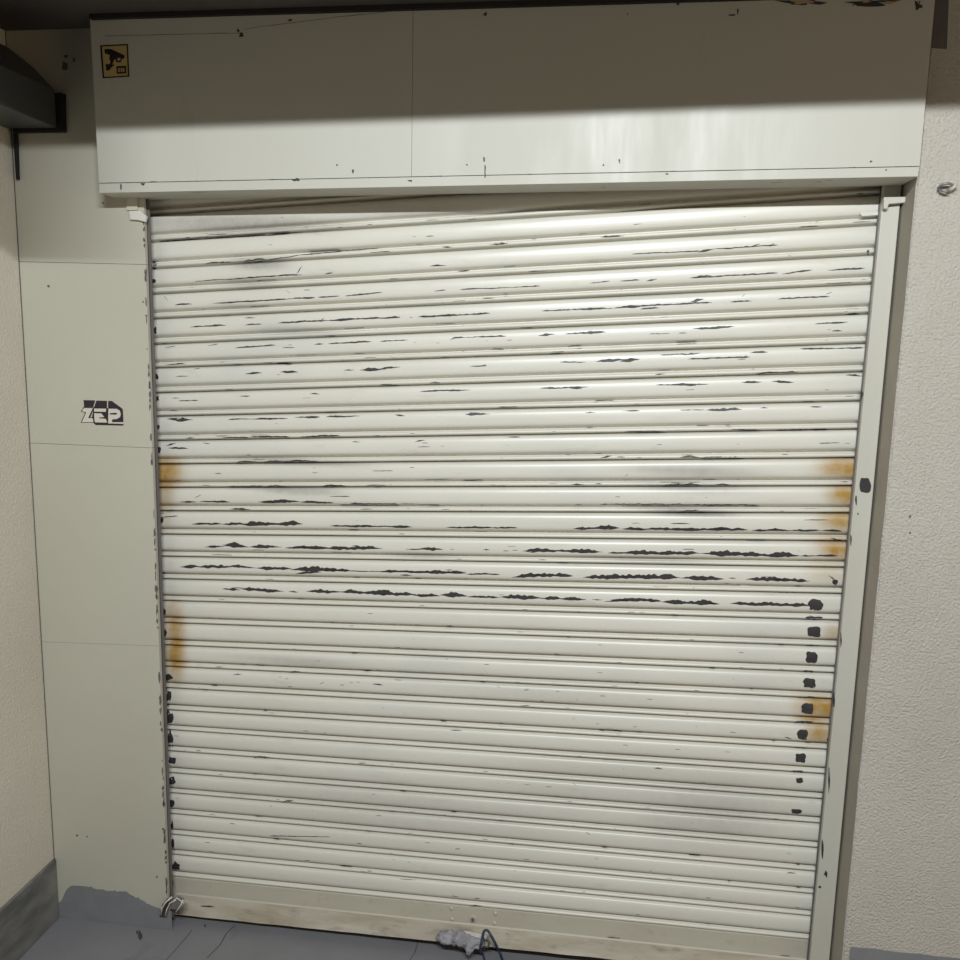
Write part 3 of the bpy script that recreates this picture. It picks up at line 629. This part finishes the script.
gm = MB()
pp = lambda x, y: at(x, y, Y_PANEL - 0.0005)
for (x_, y_, a_, b_) in [(48.5, 286.5, 1.2, 1.2), (77, 835.5, 1.2, 1.2), (87, 836.5, 0.8, 0.8), (157, 877, 1, 1), (163, 829, 1, 1.4), (65, 66, 3.4, 4), (74, 60, 1.6, 2), (66, 56, 2, 1.6), (143, 302, 0.9, 1.2), (147, 349, 0.9, 1), (103, 203, 1, 1)]:
    blob(gm, x_, y_, a_, b_, pp, mi=0, n=9, jag=0.4)
# worn chipped right edge of the sheets
for k in range(70):
    y_ = random.uniform(215, 895); blob(gm, px_edge(y_) - random.uniform(0.2, 1.2), y_, random.uniform(0.5, 1.3), random.uniform(0.8, 5), pp, mi=0, n=8, jag=0.5)
struct(gm.build('trim_3', M_strip))
wm = MB(); wp = lambda x, y: at(x, y, Y_WALL - 0.0006)
for (x_, y_, a_, b_) in [(910, 516.5, 1.4, 1.6), (910, 533, 1, 1.2)]: blob(wm, x_, y_, a_, b_, wp, mi=0, n=9, jag=0.4)
wm.quadpx([(931.5, 48), (947, 49), (949, -6), (935.5, -6)], Y_WALL - 0.0006, 0.0006)
struct(wm.build('trim_4', M_strip))
fm = MB(); fp = lambda x, y: at_z(x, y, 0.0006)
for (x_, y_, a_, b_) in [(140, 934.5, 2.4, 4.2), (205, 926, 1, 1.4), (137, 932, 1, 2)]: blob(fm, x_, y_, a_, b_, fp, mi=0, n=10, jag=0.5)
def crack(P, t_):
    for (a0, b0), (a1, b1) in zip(P, P[1:]):
        q = [fp(a0 - t_, b0), fp(a0 + t_, b0), fp(a1 + t_, b1), fp(a1 - t_, b1)]; fm.add(q, [(0, 1, 2, 3)])
crack([(192, 930), (184, 940), (175, 950), (166, 960)], 0.4)
crack([(235, 925), (226, 934), (220, 945), (207, 958)], 0.5)
crack([(418, 942), (415, 952), (410, 960)], 0.35); crack([(462, 948), (466, 955), (470, 962)], 0.35)
struct(fm.build('trim_5', mat('floor_crack', S(66, 66, 68), 0.7)))

# ------------------------------------------------------------------ upper left corner: duct and the black edge at its end
du = thing('metal_duct', at(40, 120, Y_PANEL - 0.02), 'dark boxed metal duct high in the left corner with a black edged end', 'duct')
pr, pb = at(57, 128, -0.08), at(57, 90, -0.08)
d1 = MB()
xr, zb, ztp = pr.x, pr.z, Z_CEIL - 0.004
sec = [(XL + 0.004, zb), (xr, zb), (xr, pb.z), (xr - 0.05, pb.z + 0.05), (XL + 0.02, pb.z + 0.10), (XL + 0.004, pb.z + 0.10)]
d1.poly([(x, -0.08, z) for x, z in sec], (0, -1.9, 0)); d1.build('duct_body', M_duct, du, bevel=0.003)
d2 = MB(); P = [at(x, y, Y_PANEL - 0.004) for x, y in ((17, 133.5), (66.5, 133), (66, 94.5), (55.5, 95), (56.5, 125), (17, 126))]; d2.poly(P, (0, -0.016, 0)); d2.build('end_edge', M_black, du)  # solid black L drawn for the gap at the duct end
d3 = MB(); P = [at(x, y, Y_PANEL - 0.002) for x, y in ((15.5, 134), (18.5, 134), (20, 180), (18.6, 180))]; d3.poly(P, (0, -0.01, 0)); d3.build('corner_strip', M_black, du)

# ------------------------------------------------------------------ small wall clip at right
hk = thing('wall_clip', at(948, 188, Y_WALL), 'small painted metal pipe clip on the rough wall right of the shutter', 'clip')
h1 = MB(); P = [at(x, y, Y_WALL - 0.001) for x, y in ((941, 184), (958, 184), (957, 194), (941, 194))]; h1.poly(P, (0, 0.001, 0)); 
h1.build('clip_plate', M_stucco, hk)
h2 = MB(); c0 = at(944, 189, Y_WALL)
h2.tube([Vector((c0.x + 0.014 * math.cos(a_) , Y_WALL - 0.006 - 0.012 * abs(math.sin(a_)), c0.z + 0.008 * math.sin(a_ * 1.0))) for a_ in [math.pi * (0.1 + 1.5 * q / 14) for q in range(15)]], 0.0028, 8)
h2.build('clip_band', M_zinc, hk, smooth=True)
h3 = MB(); h3.tube([at(948, 191, Y_WALL - 0.006), at(953, 188, Y_WALL - 0.016), at(957, 184.5, Y_WALL - 0.020)], [0.0045, 0.004, 0.003], 8); h3.build('clip_screw', M_bolt, hk, smooth=True)

# ------------------------------------------------------------------ floor latch at the left foot of the shutter
lt = thing('floor_latch', at_z(170, 912, 0.0), 'battered pale metal latch at the left foot of the shutter', 'latch')
YL = -0.075
def l_at(x, y, Y=YL):
    p = at(x, y, Y); p.z = max(p.z, 0.003); return p
l1 = MB(); P = [l_at(x, y, -0.072) for x, y in ((168, 909), (181, 910), (184, 899), (178, 896), (172, 900))]; l1.poly(P, (0, 0.004, 0)); l1.build('latch_plate', M_zinc, lt, bevel=0.001)
l2 = MB()
for (P_, r_) in ([((161, 915), (162, 908), (166, 902), (172, 897)), 0.0022], [((165, 916), (167, 909), (170, 903), (176, 900)), 0.0018], [((176, 912), (181, 905), (183, 900)), 0.0022], [((170, 904), (177, 898), (184, 903), (180, 911)), 0.0018]):
    l2.tube([l_at(x, y, -0.080) for x, y in P_], r_, 8)
l2.build('latch_loop', M_white, lt, smooth=True)
l3 = MB(); blobc = l_at(163, 912, -0.036)
l3.poly([l_at(x, y, -0.070) for x, y in ((159.5, 916.5), (165, 917), (170, 903), (167, 899), (162, 905))], (0, 0.004, 0)); l3.build('dark_backing', M_chip, lt)

# ------------------------------------------------------------------ crumpled rag with lifting handle and blue cord
hs = thing('lifting_handle', at(476, 936, -0.03), 'small pale metal lifting handle at the middle of the bottom rail', 'handle')
h4 = MB(); h4.hexa([at(x, y, -0.046) for x, y in ((463, 935), (486, 939.5), (487.5, 935.5), (464, 930.5))] + [at(x, y, -0.022) for x, y in ((463, 935), (486, 939.5), (487.5, 935.5), (464, 930.5))])
h4.build('handle_bar', M_white, hs, bevel=0.0015)
h5 = MB(); h5.tube([at(486, 936.5, -0.044), at(489, 941, -0.04), at(488.5, 947, -0.034), at(483, 947, -0.03)], 0.0025, 8); h5.build('handle_hook', M_zinc, hs, smooth=True)

rg = MB()
def lump(cx, cy, Y, sx, sy, sz, seed, amp=0.35, rot=0.0):
    c = at(cx, cy, Y); bm = bmesh.new(); bmesh.ops.create_icosphere(bm, subdivisions=4, radius=1)
    V = []
    for v in bm.verts:
        d = v.co.normalized()
        r_ = 1 + amp * noise.noise(d * 1.6 + Vector((seed, 0, 0))) + amp * 0.9 * abs(noise.noise(d * 3.6 + Vector((seed, 5, 0)))) - amp * 0.5 * abs(noise.noise(d * 7 + Vector((0, seed, 0))))
        p = Vector((d.x * sx * r_, d.y * sy * r_, d.z * sz * r_)); p.rotate(Matrix.Rotation(rot, 3, 'Y'))
        q = c + p; q.z = max(q.z, 0.0012); q.y = min(q.y, -0.0235); V.append(q)
    rg.add(V, [tuple(l.index for l in f.verts) for f in bm.faces]); bm.free()
lump(449, 938, -0.045, 0.030, 0.018, 0.016, 1.0, rot=0.1)
lump(462, 939, -0.050, 0.022, 0.018, 0.019, 4.0)
lump(474, 942, -0.050, 0.026, 0.018, 0.015, 9.0)
lump(470, 947, -0.060, 0.012, 0.014, 0.018, 12.0, rot=0.3)
lump(441, 937, -0.040, 0.014, 0.012, 0.008, 17.0, rot=-0.4)
ro = rg.build('crumpled_rag', M_rag, smooth=True)
tag(ro, 'crumpled grey rag stuffed at the middle foot of the shutter', 'rag')
cd = MB()
def smoothpath(P, n_=10):
    out = []
    for i in range(len(P) - 1):
        p0, p1, p2, p3 = P[max(i - 1, 0)], P[i], P[i + 1], P[min(i + 2, len(P) - 1)]
        for k in range(n_):
            t = k / n_; out.append(0.5 * ((2 * p1) + (p2 - p0) * t + (2 * p0 - 5 * p1 + 4 * p2 - p3) * t * t + (3 * p1 - p0 - 3 * p2 + p3) * t ** 3))
    return out + [P[-1]]
P = [at(480, 949, -0.065), at(482, 940, -0.072), at(484, 931.5, -0.070), at(488, 931, -0.068), at(494, 941, -0.066), at_z(499, 951, 0.008), at_z(503, 962, 0.004), at_z(507, 975, 0.004)]
cd.tube(smoothpath(P), 0.0036, 8)
P = [at(484, 938, -0.072), at(480.5, 946, -0.074), at_z(483, 955, 0.006), at_z(486, 966, 0.004)]
cd.tube(smoothpath(P), 0.0030, 8)
tag(cd.build('blue_cord', M_cord, smooth=True), 'thin dark blue cord looped around the rag and trailing onto the floor', 'cord')
print('DIST', DIST, 'XL', XL, 'ZCEIL', Z_CEIL, 'zsk', zsk, 'boxz', LB.z, RB.z, 'JL', PL[-1], PR[-1], PL[3], PR[3], 'box', LB.x, RB.x, a, b)
